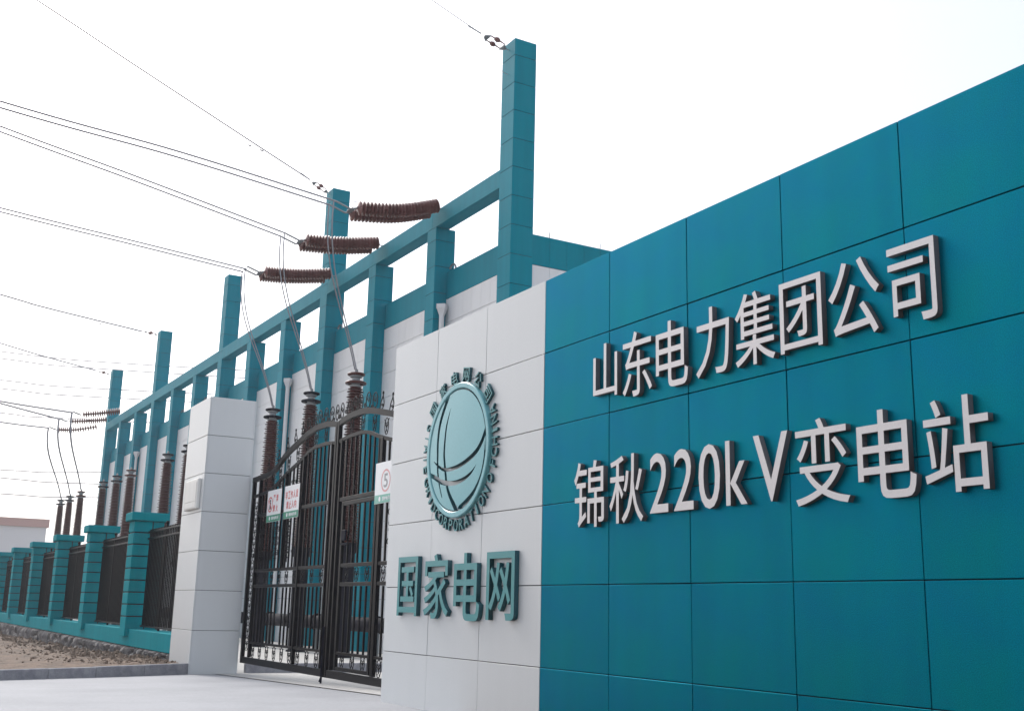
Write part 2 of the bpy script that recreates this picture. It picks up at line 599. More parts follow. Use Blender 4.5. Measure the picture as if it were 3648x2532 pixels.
# ------------------------------------------------------------------ raised lettering on the wall
rows = [
    ('upper row of raised white Chinese characters high on the teal wall',
     [('山', 1.00, 1.40, 2.54, 3.07), ('东', 1.49, 1.94, 2.48, 3.09), ('电', 2.00, 2.45, 2.48, 3.08), ('力', 2.56, 2.99, 2.49, 3.08),
      ('集', 3.06, 3.52, 2.49, 3.09), ('团', 3.58, 4.02, 2.51, 3.07), ('公', 4.09, 4.57, 2.50, 3.08), ('司', 4.65, 5.05, 2.50, 3.06)], 'white', 'letter_white', 'letter_edge_shade', 0.05, 0.002),
    ('lower row of raised white characters naming the 220kV substation on the teal wall',
     [('锦', 0.68, 1.19, 1.33, 1.96), ('秋', 1.28, 1.80, 1.34, 1.96), ('2', 1.90, 2.16, 1.40, 1.92), ('2', 2.24, 2.50, 1.40, 1.92), ('0', 2.57, 2.84, 1.39, 1.92),
      ('k', 2.91, 3.16, 1.40, 1.92), ('V', 3.24, 3.62, 1.40, 1.92), ('变', 3.69, 4.22, 1.34, 1.97), ('电', 4.30, 4.80, 1.34, 1.95), ('站', 4.87, 5.37, 1.34, 1.95)], 'white', 'letter_white', 'letter_edge_shade', 0.05, 0.002),
    ('row of four raised dark teal Chinese characters below the round emblem',
     [('国', -3.39, -2.81, 0.45, 1.17), ('家', -2.62, -1.96, 0.43, 1.18), ('电', -1.83, -1.20, 0.42, 1.17), ('网', -1.05, -0.44, 0.44, 1.16)], 'teal', 'letter_teal', 'teal_edge_shade', 0.055, 0.008),
]
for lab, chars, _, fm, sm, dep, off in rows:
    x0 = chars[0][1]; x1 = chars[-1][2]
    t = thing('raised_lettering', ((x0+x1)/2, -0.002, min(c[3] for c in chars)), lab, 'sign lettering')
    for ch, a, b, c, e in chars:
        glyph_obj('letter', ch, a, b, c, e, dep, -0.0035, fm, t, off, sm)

# ------------------------------------------------------------------ round emblem
EX, EZ = -1.88, 2.385
emb = thing('wall_emblem', (EX, -0.002, EZ-0.8), 'round pale teal globe emblem ringed by small raised lettering on the white wall', 'emblem')
GRO = [
    ([(-0.255, 0.68), (-0.386, 0.496), (-0.466, 0.339), (-0.498, 0.162), (-0.492, -0.019), (-0.478, -0.185), (-0.462, -0.269), (-0.422, -0.381), (-0.367, -0.494), (-0.332, -0.557)],
     [.034, .032, .03, .027, .024, .021, .019, .012, .010, .002]),
    ([(-0.162, 0.547), (-0.227, 0.419), (-0.278, 0.287), (-0.301, 0.125), (-0.307, -0.038), (-0.269, -0.205), (-0.248, -0.288), (-0.226, -0.371), (-0.173, -0.482), (-0.076, -0.596), (0.04, -0.71)],
     [.002, .012, .018, .022, .024, .025, .025, .026, .028, .032, .04]),
    ([(0.72, 0.16), (0.625, 0.017), (0.496, -0.084), (0.307, -0.156), (0.084, -0.206), (-0.148, -0.223), (-0.33, -0.206), (-0.488, -0.143), (-0.602, -0.083)],
     [.028, .030, .030, .028, .026, .024, .020, .012, .002]),
    ([(0.531, -0.217), (0.4, -0.308), (0.237, -0.365), (0.04, -0.393), (-0.165, -0.389), (-0.379, -0.351), (-0.57, -0.28), (-0.74, -0.23)],
     [.002, .016, .024, .028, .030, .030, .028, .026]),
    ([(0.70, 0.02), (0.689, -0.169), (0.621, -0.367), (0.469, -0.532), (0.283, -0.634), (0.118, -0.70)],
     [.004, .012, .020, .028, .032, .034]),
]
SEG = []
for pts, ws in GRO:
    sp = spline([(p[0], 0, p[1]) for p in pts], 5)
    nw = len(ws)
    for i in range(len(sp)-1):
        f0, f1 = i/(len(sp)-1)*(nw-1), (i+1)/(len(sp)-1)*(nw-1)
        w0 = ws[int(f0)]+(ws[min(int(f0)+1, nw-1)]-ws[int(f0)])*(f0-int(f0))
        SEG.append((sp[i].x, sp[i].z, sp[i+1].x, sp[i+1].z, w0))
RD = 0.715
def sdf(x, z):
    d = math.hypot(x, z)-RD
    for ax, az, bx, bz, w in SEG:
        if abs(x-ax) > 0.16 and abs(x-bx) > 0.16: continue
        ux, uz = bx-ax, bz-az
        l2 = ux*ux+uz*uz
        t = max(0, min(1, ((x-ax)*ux+(z-az)*uz)/l2)) if l2 else 0
        g = w-math.hypot(x-ax-ux*t, z-az-uz*t)
        if g > d: d = g
    return d
NG = 124
h = 2*0.74/NG
cen = {}
for i in range(NG):
    for j in range(NG):
        x, z = -0.74+(i+0.5)*h, -0.74+(j+0.5)*h
        if x*x+z*z < 0.55 and sdf(x, z) < 0: cen[i, j] = 0
# flood fill into separate pieces
pieces = []
for key in list(cen):
    if cen[key]: continue
    pid = len(pieces)+1
    st, comp = [key], []
    cen[key] = pid
    while st:
        c = st.pop(); comp.append(c)
        for dx, dy in ((1, 0), (-1, 0), (0, 1), (0, -1)):
            q = (c[0]+dx, c[1]+dy)
            if q in cen and not cen[q]:
                cen[q] = pid; st.append(q)
    pieces.append(comp)
for comp in pieces:
    if len(comp) < 12: continue
    cs = set(comp)
    vid, vs, fs = {}, [], []
    def vert(i, j):
        if (i, j) in vid: return vid[i, j]
        x, z = -0.74+i*h, -0.74+j*h
        inside = all((i+a, j+b) in cs for a in (-1, 0) for b in (-1, 0))
        if not inside:
            for _ in range(2):
                s0 = sdf(x, z)
                gx, gzz = (sdf(x+1e-3, z)-s0)/1e-3, (sdf(x, z+1e-3)-s0)/1e-3
                g2 = gx*gx+gzz*gzz
                if g2 < 0.2: break
                st = max(-h*0.9, min(h*0.9, s0/g2))
                x -= gx*st; z -= gzz*st
        vid[i, j] = len(vs)
        # globe pieces are gently domed
        dome = 0.012*(1-(x*x+z*z)/(RD*RD))
        vs.append((EX+x, -0.052-dome, EZ+z))
        return vid[i, j]
    for (i, j) in comp:
        fs.append((vert(i, j), vert(i+1, j), vert(i+1, j+1), vert(i, j+1)))
    nf = len(vs)
    vs += [(x, -0.004, z) for x, y, z in vs]
    edges = {}
    for f in fs:
        for a, b in zip(f, f[1:]+f[:1]):
            edges[a, b] = edges.get((a, b), 0)+1
    for (a, b) in list(edges):
        if (b, a) not in edges:
            fs.append((b, a, a+nf, b+nf))
    p = MB().add(vs, fs)
    po = p.build('globe_piece', 'emblem_teal', emb, smooth=35)
    po.data.materials.append(MATS['teal_edge_shade'])
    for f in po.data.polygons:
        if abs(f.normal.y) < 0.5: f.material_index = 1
# outer ring
n = 96
vs, fs = [], []
for k in range(n):
    th = 2*math.pi*k/n
    for r, y in ((0.732, -0.004), (0.732, -0.05), (0.742, -0.06), (0.792, -0.06), (0.802, -0.05), (0.802, -0.004)):
        vs.append((EX+r*math.cos(th), y, EZ+r*math.sin(th)))
for k in range(n):
    for q in range(5):
        a, b = k*6+q, ((k+1) % n)*6+q
        fs.append((a, b, b+1, a+1))
mm = MB().add(vs, fs); mm.fix = True
mm.build('ring', 'emblem_teal', emb, smooth=35)
for ch, ang in zip('国家电网公司', (141, 120.5, 100, 80, 59.5, 39)):
    a = math.radians(ang)
    cx, cz = EX+0.895*math.cos(a), EZ+0.895*math.sin(a)
    glyph_obj('letter', ch, cx-0.085, cx+0.085, cz-0.085, cz+0.085, 0.035, -0.0035, 'letter_teal', emb, 0.006, 'teal_edge_shade', a-math.pi/2)
words = [('STATE', 157, 190), ('GRID', 200.5, 226), ('CORPORATION', 235, 322), ('OF', 333, 344), ('CHINA', 352, 384)]
WID = {'I': 0.35, 'T': 0.9, 'A': 1.05, 'O': 1.1, 'C': 1.05, 'R': 1.0, 'P': 0.95, 'N': 1.05, 'E': 0.85, 'S': 0.9, 'F': 0.8, 'H': 1.05, 'G': 1.1, 'D': 1.05}
for wd, a0, a1 in words:
    for k, ch in enumerate(wd):
        a = math.radians(a0+(a1-a0)*k/(len(wd)-1))
        cx, cz = EX+0.888*math.cos(a), EZ+0.888*math.sin(a)
        hw = 0.048*WID[ch]
        glyph_obj('letter', ch, cx-hw, cx+hw, cz-0.068, cz+0.068, 0.03, -0.0035, 'letter_teal', emb, 0.004, 'teal_edge_shade', a+math.pi/2)

# ------------------------------------------------------------------ white gate pillar
pil = thing('gate_pillar', (-14.405, 0.5, -0.86), 'square white panelled gate pillar between the teal fence and the black gate', 'pillar')
PX0, PX1, PY0, PY1 = -15.24, -13.57, 0.0, 1.0
MB().box(PX0+0.03, PX1-0.03, PY0+0.03, PY1-0.03, -1.1, 4.79).build('pillar_core', 'joint', pil)
HZP = [-0.95, 0.0, 0.8, 1.6, 2.4, 3.2, 4.0, 4.82]
for j in range(7):
    z0, z1 = HZP[j]+GAP, HZP[j+1]-(0 if j == 6 else GAP)
    w = PX1-PX0
    me = panel_mesh(w, z1-z0, 0.028, 0.005, 'pf')
    put_w('panel', me, 'white_panel', pil, ((PX0+PX1)/2, PY0, (z0+z1)/2))
    put_w('panel', me, 'white_panel', pil, ((PX0+PX1)/2, PY1, (z0+z1)/2), (0, 0, math.pi))
    me = panel_mesh(PY1-PY0-0.058, z1-z0, 0.028, 0.005, 'ps')
    put_w('panel', me, 'white_panel', pil, (PX1-0.001, 0.5, (z0+z1)/2), (0, 0, math.pi/2))
    put_w('panel', me, 'white_panel', pil, (PX0+0.001, 0.5, (z0+z1)/2), (0, 0, -math.pi/2))
MB().box(PX0+0.03, PX1-0.03, PY0+0.03, PY1-0.03, 4.791, 4.812, 0.004).build('pillar_top', 'white_panel', pil)
# number plaque / meter box on the pillar's street face
pq = thing('wall_box', (-14.27, -0.03, 2.47), 'flat white box mounted on the street face of the gate pillar', 'box')
MB().box(-14.80, -13.76, -0.075, -0.002, 2.47, 3.10, 0.012).build('box_body', 'plaque', pq)
MB().box(-14.73, -13.83, -0.084, -0.0755, 2.63, 3.05, 0.003).build('box_door', 'plaque', pq)
MB().box(-14.73, -13.83, -0.084, -0.0755, 2.50, 2.605, 0.003).build('box_sill', 'plaque', pq)

# ------------------------------------------------------------------ wrought gate
GY, GC = 1.06, -8.70
UP = [(0, 3.735), (0.3, 3.785), (0.65, 3.815), (1.3, 3.80), (2.1, 3.655), (2.8, 3.49), (3.3, 3.30), (3.65, 3.21), (4.3, 3.18), (4.85, 3.165)]
LO = [(0, 3.39), (0.3, 3.42), (0.65, 3.44), (1.3, 3.42), (1.9, 3.27), (2.7, 3.09), (3.3, 2.92), (3.65, 2.84), (4.3, 2.80), (4.85, 2.785)]
UPs = [(p.x, p.z) for p in spline([(a, 0, b) for a, b in UP], 6)]
LOs = [(p.x, p.z) for p in spline([(a, 0, b) for a, b in LO], 6)]
ring_mb = MB()
ring_mb.tube([(0.062*math.cos(t*math.pi/9), 0, 0.118*math.sin(t*math.pi/9)) for t in range(18)], 0.007, 5, closed=True)
for sgn in (1, -1):                                         # inner tendrils and petals
    ring_mb.tube(spline([(0, 0, 0.02), (0.03*sgn, 0, 0.055), (0.045*sgn, 0, 0.03), (0.025*sgn, 0, 0.0), (0.0, 0, -0.03), (0.02*sgn, 0, -0.075), (0.045*sgn, 0, -0.1)], 3), 0.006, 4)
    ring_mb.tube([(0.05*sgn, 0, 0.075), (0.08*sgn, 0, 0.1)], 0.007, 4)
ring_mb.lathe([(0.002, -0.012), (0.022, -0.006), (0.026, 0), (0.022, 0.006), (0.002, 0.012)], 8, (0, 0, 0.0), 'y')
RING = ring_mb.mesh('ornament')
scr = MB()
def spiral(cx, cz, r, a0, turns, sgn):
    return [(cx+sgn*r*(1-k/22)*math.cos(a0+turns*2*math.pi*k/20), 0, cz+r*(1-k/22)*math.sin(a0+turns*2*math.pi*k/20)) for k in range(21)]
for sgn in (1, -1):
    scr.tube(spiral(0.075*sgn, 0.25, 0.075, math.pi, 1.4, sgn), 0.008, 5)
    scr.tube(spiral(0.075*sgn, -0.25, 0.075, math.pi, -1.4, sgn), 0.008, 5)
    scr.tube(spiral(0.06*sgn, 0.06, 0.06, math.pi, 1.2, sgn), 0.007, 5)
    scr.tube(spiral(0.06*sgn, -0.06, 0.06, math.pi, -1.2, sgn), 0.007, 5)
scr.tube([(0, 0, -0.45), (0, 0, 0.45)], 0.012, 5)
for zz in (0.36, 0.15, -0.15, -0.36):
    scr.lathe([(0.003, -0.02), (0.03, -0.008), (0.034, 0), (0.03, 0.008), (0.003, 0.02)], 8, (0, 0, zz), 'z')
SCROLL = scr.mesh('scroll')
crown = MB()
crown.tube([(0.085*math.cos(t*math.pi/10), 0, 0.12+0.115*math.sin(t*math.pi/10)) for t in range(20)], 0.009, 5, closed=True)
crown.tube(spiral(0.0, 0.12, 0.05, 0, 1.3, 1), 0.007, 5)
crown.tube([(0, 0, 0.02), (0, 0, -0.01)], 0.012, 5)
crown.tube(spiral(0.12, 0.05, 0.045, math.pi, 1.3, 1), 0.008, 5)
CROWN = crown.mesh('crown_ornament')
drop = MB()
drop.tube(spline([(0, 0, 0), (-0.05, 0, 0.05), (-0.06, 0, 0.12), (-0.02, 0, 0.2), (0.0, 0, 0.25), (0.022, 0, 0.285), (0, 0, 0.31), (-0.02, 0, 0.285), (0.0, 0, 0.25), (0.02, 0, 0.2), (0.07, 0, 0.12), (0.09, 0, 0.03), (0.14, 0, 0.0)], 3), 0.009, 5)
drop.tube(spiral(0.0, 0.07, 0.035, 0, 1.2, 1), 0.007, 5)
DROP = drop.mesh('drop_ornament')
BARS = {}
def bar_mesh(L_):
    k = round(L_, 2)
    if k not in BARS:
        BARS[k] = MB().box(-0.015, 0.015, -0.015, 0.015, 0, k).mesh('bar')
    return BARS[k]

def gate_leaf(sgn, label):
    """sgn -1: leaf on the pillar side, +1: leaf on the sign wall side"""
    t = thing('gate_leaf', (GC+sgn*2.45, GY, -0.63), label, 'gate')
    X = lambda s: GC+sgn*s
    def rail(name, s0, s1, z0, z1, dy=0.03):
        a, b = sorted((X(s0), X(s1)))
        MB().box(a, b, GY-dy, GY+dy, z0, z1, 0.006).build(name, 'black_paint', t)
    def post(s, z0, z1, w=0.035, dy=0.034):
        MB().box(X(s)-w, X(s)+w, GY-dy, GY+dy, z0, z1, 0.006).build('stile', 'black_paint', t)
    S1 = 4.83
    ua = lambda s: interp(UPs, s)
    la = lambda s: interp(LOs, s)
    # arches
    MB().tube([(X(a), GY, b-0.05) for a, b in UPs], 0, flat=(0.032, 0.05)).build('top_arch', 'black_paint', t)
    MB().tube([(X(a), GY, b-0.03) for a, b in LOs if a > 0.05], 0, flat=(0.024, 0.03)).build('lower_arch', 'black_paint', t)
    # stiles
    post(0.055, -0.63, ua(0.05)-0.01, 0.04, 0.036)
    post(S1-0.05, -0.63, ua(S1)-0.06, 0.045, 0.036)
    post(4.33, -0.5, ua(4.33)-0.06, 0.032)
    post(0.24, -0.5, la(0.24)-0.03, 0.03)
    cuts = [0.24, 4.33]
    if sgn < 0:
        post(1.68, -0.5, la(1.68)-0.03, 0.035)
        post(2.66, 1.22, la(2.66)-0.03, 0.018)
        cuts = [0.24, 1.68, 4.33]
    else:
        post(2.02, -0.5, la(2.02)-0.03, 0.055)
        cuts = [0.24, 2.02, 4.33]
    # rails between the stiles
    rail('bottom_rail', 0.10, S1-0.10, -0.63, -0.505, 0.03)
    for a, b in zip(cuts, cuts[1:]):
        a, b = a+0.03, b-0.035
        wick = sgn > 0 and a < 0.5
        if not wick:
            rail('rail', a, b, -0.235, -0.19, 0.022)
            rail('rail', a, b, 0.875, 0.935, 0.024)
            rail('rail', a, b, 1.185, 1.245, 0.024)
        if wick: a, b = 0.275, 1.965
        rail('rail', a, b, 2.30, 2.37, 0.026)
    # bars
    n = int((4.33-0.24)/0.205)
    for k in range(1, n+1):
        s = 0.24+k*(4.33-0.24)/(n+1)
        if any(abs(s-c) < 0.07 for c in cuts): continue
        if sgn < 0 and abs(s-2.66) < 0.05: continue
        wick = sgn > 0 and s < 1.95
        segs = [(2.37, la(s)-0.055)]
        if not wick: segs += [(-0.19, 0.875), (1.245, 2.30)]
        for z0, z1 in segs:
            put_w('bar', bar_mesh(z1-z0), 'black_paint', t, (X(s), GY, z0))
        if s > 2.8 or (sgn > 0 and 2.1 < s < 2.75):
            pass
    # rings in the bands
    def rings(a, b, z, n_, sc=1.0):
        for k in range(n_):
            s = a+(b-a)*(k+0.5)/n_
            put('ornament', RING, 'black_paint', t, Vector((X(s), GY, z))-t.location, (0, 0, 0), (1.35*sc, 1.0, 1.12*sc))
    for a, b in zip(cuts, cuts[1:]):
        if sgn > 0 and a < 0.5: continue
        nn = round((b-a)/0.44)
        rings(a, b, -0.37, nn)
        rings(a, b, 1.06, nn, 0.95)
    # scrolls between the two arches and along the hinge side
    for s in (0.62, 1.12, 1.62, 2.12, 2.62, 3.1, 3.55, 4.0):
        put('ornament', RING, 'black_paint', t, Vector((X(s), GY, (ua(s)-0.10+la(s))/2))-t.location, (0, 0, 0), (1.2, 1, 1.16))
    for z in (-0.25, 0.0, 0.25, 0.5, 0.75, 1.0, 1.25, 1.5, 1.75, 2.0, 2.25, 2.5):
        put('ornament', RING, 'black_paint', t, Vector((X(4.55), GY, z))-t.location, (0, 0, 0), (1.9, 1, 1.1))
    # scroll clusters in the field and on top of the arch
    for s in ((3.95, 3.05, 2.35) if sgn < 0 else (2.55, 3.4)):
        put('scroll', SCROLL, 'black_paint', t, Vector((X(s), GY-0.02, 1.77))-t.location, (0, 0, 0), (1.25, 1, 0.95))
    for s in ((3.0, 2.2) if sgn < 0 else (2.95,)):
        put('scroll', SCROLL, 'black_paint', t, Vector((X(s), GY-0.02, 2.72))-t.location, (0, 0, 0), (1.0, 1, 0.6))
    for s, rot in ((0.42, 0.25), (0.70, 0.1), (0.98, -0.1), (1.28, 0.15), (1.6, -0.05)):
        put('crown_ornament', CROWN, 'black_paint', t, Vector((X(s), GY, ua(s)-0.005))-t.location, (0, rot, 0), (-sgn*1.15, 1, 1.15))
    put('crown_ornament', CROWN, 'black_paint', t, Vector((X(0.12), GY, ua(0.12)+0.02))-t.location, (0, 0, 0), (-sgn*0.9, 1, 1.2))
    for s in (1.9, 2.3, 2.75, 3.25, 3.9):
        rz = math.atan2(ua(s+0.1)-ua(s-0.1), 0.2)*sgn
        put('drop_ornament', DROP, 'black_paint', t, Vector((X(s), GY, ua(s)-0.005))-t.location, (0, -rz*0.4, 0), (-sgn, 1, 0.95))
    if sgn > 0:
        # wicket door hung in the leaf
        def wp(nm, s0, s1, z0, z1, dy=0.026):
            a, b = sorted((X(s0), X(s1)))
            return MB().box(a, b, GY-0.012-dy, GY-0.012+dy, z0, z1, 0.005)
        w = wp('x', 0.44, 0.52, -0.49, 2.285)
        w.box(*sorted((X(1.86), X(1.94))), GY-0.038, GY+0.014, -0.49, 2.285, 0.005)
        w.box(*sorted((X(0.52), X(1.86))), GY-0.036, GY+0.012, 2.215, 2.285, 0.005)
        w.box(*sorted((X(0.52), X(1.86))), GY-0.036, GY+0.012, -0.49, -0.43, 0.005)
        door = w.build('wicket_door', 'black_paint', t)
        for z0, z1 in ((-0.235, -0.19), (0.875, 0.935), (1.185, 1.245)):
            q = MB().box(*sorted((X(0.52), X(1.86))), GY-0.034, GY+0.010, z0, z1, 0.005)
            me = q.mesh('rail', t.location); put('rail', me, 'black_paint', door)
        for k in range(1, 6):
            s = 0.52+k*1.34/6
            for z0, z1 in ((-0.19, 0.875), (1.245, 2.215)):
                put('bar', bar_mesh(z1-z0), 'black_paint', door, Vector((X(s), GY-0.012, z0))-t.location)
        for z in (-0.33, 1.06):
            for s in (0.75, 1.19, 1.63):
                put('ornament', RING, 'black_paint', door, Vector((X(s), GY-0.012, z))-t.location, (0, 0, 0), (1.3, 1, 1.0))
        lk = MB().box(X(0.56), X(0.74), GY-0.07, GY-0.0385, 1.62, 1.80, 0.01).box(X(0.55), X(0.9), GY-0.085, GY-0.0705, 1.55, 1.58)
        put('lock_case', lk.mesh('lock_case', t.location), 'dark_metal', door)
    else:
        # drop bolt with its hooked handle
        bl = MB().tube([(X(0.055), GY-0.05, 0.2), (X(0.055), GY-0.05, -0.80)], 0.019, 8)
        bl.tube([(X(0.055), GY-0.05, -0.62), (X(0.055)+0.10, GY-0.11, -0.67), (X(0.055)+0.14, GY-0.13, -0.69)], 0.012, 6)
        bl.build('drop_bolt', 'dark_metal', t)
    return t

gl = gate_leaf(-1, 'black ironwork gate leaf hinged on the white pillar, with two notice boards')
gr = gate_leaf(1, 'black ironwork gate leaf with a wicket door, running behind the sign wall')

# notice boards on the gate
def board(x0, x1, z0, z1, label, kind):
    t = thing('notice_board', ((x0+x1)/2, GY-0.06, z0), label, 'notice board')
    y = GY-0.055
    MB().box(x0, x1, y-0.006, y, z0, z1).build('board_sheet', 'board_white', t)
    MB().box(x0+0.004, x1-0.004, y-0.0085, y-0.0065, z0+0.004, z0+0.135).build('green_strip', 'glare_green' if kind == 'five' else 'board_green', t)
    yy = y-0.0064
    w = x1-x0
    zc = z0+0.35
    if kind != 'text':
        r = 0.155 if kind == 'no' else 0.18
        cx = x0+0.20 if kind == 'no' else x0+w/2
        vs, fs = [], []
        for k in range(40):
            a = 2*math.pi*k/40
            for rr in (r-0.028, r):
                vs.append((cx+rr*math.cos(a), yy-0.002, zc+rr*math.sin(a)))
        for k in range(40):
            a, b = 2*k, 2*((k+1) % 40)
            fs.append((a, b, b+1, a+1))
        q = MB().add(vs, fs); q.fix = True
        q.build('red_circle', 'glare_red' if kind == 'five' else 'board_red', t)
        if kind == 'no':
            q = MB().add([(cx-0.105, yy-0.003, zc+0.085), (cx-0.085, yy-0.003, zc+0.105), (cx+0.105, yy-0.003, zc-0.085), (cx+0.085, yy-0.003, zc-0.105)], [(3, 2, 1, 0)])
            q.build('red_slash', 'board_red', t)
            q = MB().lathe([(0.0005, 0), (0.026, 0.0), (0.026, 0.001), (0.0005, 0.001)], 12, (cx, yy-0.003, zc+0.075), 'y')
            q.add([(cx-0.03, yy-0.0025, zc+0.045), (cx+0.03, yy-0.0025, zc+0.045), (cx+0.045, yy-0.0025, zc-0.1), (cx+0.01, yy-0.0025, zc-0.1), (cx, yy-0.0025, zc-0.04), (cx-0.01, yy-0.0025, zc-0.1), (cx-0.045, yy-0.0025, zc-0.1)], [(6, 5, 4, 3, 2, 1, 0)])
            q.build('pictogram', 'dark_metal', t)
            for k, ch in enumerate('严禁烟火'):
                a = cx+0.24+(k % 2)*0.18
                zt = zc+0.11-(k//2)*0.2
                glyph_obj('print', ch, a-0.06, a+0.06, zt-0.07, zt+0.07, 0.002, yy, 'board_red', t, 0.02)
        else:
            glyph_obj('print', '5', cx-0.075, cx+0.075, zc-0.11, zc+0.11, 0.002, yy, 'glare_grey', t, 0.012)
    else:
        txt = ('非工作人员', '禁止入内')
        for r_, line in enumerate(txt):
            for k, ch in enumerate(line):
                a = x0+w/2+(k-(len(line)-1)/2)*0.15
                zt = zc+0.10-r_*0.19
                glyph_obj('print', ch, a-0.062, a+0.062, zt-0.075, zt+0.075, 0.002, yy, 'board_red', t, 0.02)
    for k, ch in enumerate('国家电网公司'):
        a = x0+w*0.42+k*w*0.085
        if a+0.03 > x1-0.02: break
        glyph_obj('print', ch, a-w*0.036, a+w*0.036, z0+0.04, z0+0.10, 0.002, y-0.009, 'board_white', t, 0.02)
    q = MB().lathe([(0.0005, 0), (0.04, 0), (0.04, 0.001), (0.0005, 0.001)], 16, (x0+w*0.25, y-0.0105, z0+0.07), 'y')
    q.build('printed_badge', 'board_white', t)
    return t
board(-12.33, -11.47, 2.15, 2.78, 'white notice board with a red prohibition circle on the pillar-side gate leaf', 'no')
board(-11.27, -10.42, 2.16, 2.79, 'white notice board with two lines of red print on the pillar-side gate leaf', 'text')
board(-6.79, -5.95, 2.14, 2.79, 'white speed limit board with a 5 in a pale red circle', 'five')

# ------------------------------------------------------------------ teal fence
FX0, FP = -21.14, 6.58
FPOS = [FX0-FP*k for k in range(6)]
BLK = {}
def blk(w, d, h_):
    k = (round(w, 3), round(d, 3), round(h_, 3))
    if k not in BLK:
        BLK[k] = MB().box(-w/2, w/2, -d/2, d/2, -h_/2, h_/2, 0.008).mesh('block')
    return BLK[k]
names = ['teal block fence pillar beside the railing that meets the white gate pillar', 'teal block fence pillar, second along from the white gate pillar', 'teal block fence pillar, third along from the white gate pillar',
         'teal block fence pillar, fourth along from the white gate pillar', 'teal block fence pillar, fifth along from the white gate pillar', 'teal block fence pillar, sixth along from the white gate pillar']
for k, xr in enumerate(FPOS):
    x0, x1, y0, y1 = xr-0.66, xr, 0.2, 0.98
    t = thing('fence_pillar', ((x0+x1)/2, 0.6, -0.33), names[k], 'fence pillar', 'pillars of the teal fence')
    MB().box(x0+0.028, x1-0.028, y0+0.028, y1-0.028, -0.34, 2.64).build('pillar_core', 'joint', t)
    for c in range(9):
        z0 = -0.15+c*0.311+0.016
        z1 = z0+0.311-0.032
        if c == 0: z0 = -0.34
        zc, hh = (z0+z1)/2, z1-z0
        if c % 2 == 0:
            ym = y0+(y1-y0)*0.62
            for a, b in ((y0, ym-0.016), (ym+0.016, y1)):
                put_w('block', blk(x1-x0, b-a, hh), 'fence_teal', t, ((x0+x1)/2, (a+b)/2, zc))
        else:
            if c == 8: pass
            put_w('block', blk(x1-x0, y1-y0, hh), 'fence_teal', t, ((x0+x1)/2, (y0+y1)/2, zc))
    MB().box(x0-0.10, x1+0.10, y0-0.10, y1+0.10, 2.645, 2.87, 0.02).build('cap', 'fence_teal', t)

ends = [-15.245]+FPOS
rl = ['black railing panel between the white gate pillar and the first fence pillar', 'black railing panel between the first and second fence pillars', 'black railing panel between the second and third fence pillars',
      'black railing panel between the third and fourth fence pillars', 'black railing panel between the fourth and fifth fence pillars', 'black railing panel between the fifth and sixth fence pillars']
FB = MB().box(-0.015, 0.015, -0.015, 0.015, -0.10, 2.42).mesh('bar')
ball = MB().lathe([(0.001, -0.05), (0.03, -0.04), (0.05, 0), (0.03, 0.04), (0.001, 0.05)], 10).mesh('ball', smooth=60)
for k in range(6):
    a, b = ends[k+1]+0.004, (ends[k]-0.66 if k else ends[k])-0.004
    t = thing('fence_railing', ((a+b)/2, 0.6, -0.155), rl[k], 'railing', 'railings of the teal fence')
    for z, hh in ((2.335, 0.04), (2.16, 0.04), (-0.10, 0.04)):
        MB().box(a, b, 0.575, 0.625, z, z+hh, 0.005).build('rail', 'fence_black', t)
    n = int((b-a)/0.165)
    for q in range(1, n):
        put_w('bar', FB, 'fence_black', t, (a+(b-a)*q/n, 0.6, 0.0))
    for q in (1/3, 2/3):
        x = a+(b-a)*q+0.06
        p = MB().box(x-0.024, x+0.024, 0.574, 0.628, -0.16, 2.46, 0.004).build('post', 'fence_black', t)
        put('ball', ball, 'fence_black', p, Vector((x, 0.6, 2.50))-t.location)
bw = tag(MB().box(-60, -15.245, 0.30, 0.92, -0.585, -0.158, 0.012).build('base_wall', 'fence_teal'), 'low teal plinth wall under the fence pillars and railings', 'plinth wall')

ft = thing('stone_footing', (-37, 0.45, -1.2), 'rough grey stone footing under the teal plinth wall', 'stone footing')
MB().box(-60, -15.25, 0.36, 0.90, -1.34, -0.59).build('mortar', 'mortar', ft)
VAR = []
for q in range(7):
    pts, w2 = [], 0.5
    r_ = random.Random(40+q)
    nx_, nz_ = 4, 5
    vs = []
    for j in range(nz_+1):
        for i in range(nx_+1):
            u, v = i/nx_, j/nz_
            e_ = min(u, 1-u, v*1.5, (1-v)*1.5)
            vs.append((u-0.5+(r_.uniform(-0.05, 0.05) if 0 < i < nx_ else r_.uniform(-0.02, 0.02)), -0.10*min(1, e_*6)*r_.uniform(0.5, 1.2), v-0.5))
    fs = [(j*(nx_+1)+i, j*(nx_+1)+i+1, (j+1)*(nx_+1)+i+1, (j+1)*(nx_+1)+i) for j in range(nz_) for i in range(nx_)]
    VAR.append(MB().add(vs, fs).mesh('stone', smooth=25))
x = -15.26
rnd = random.Random(5)
while x > -58:
    w = rnd.uniform(0.22, 0.55)*(1.0 if x > -40 else 1.3)
    zt = -0.592
    zb = dirt_z(x-w/2, 0.25)-0.12
    if rnd.random() < 0.45:
        zm = zt-rnd.uniform(0.3, 0.6)*(zt-zb)
        sp = [(zb, zm-0.01), (zm+0.01, zt)]
    else:
        sp = [(zb, zt)]
    for a, b in sp:
        put('stone', VAR[rnd.randrange(7)], 'stone', ft, Vector((x-w/2, 0.355, (a+b)/2))-ft.location, (0, 0, 0), (w-0.02, rnd.uniform(0.6, 1.3), b-a))
    x -= w

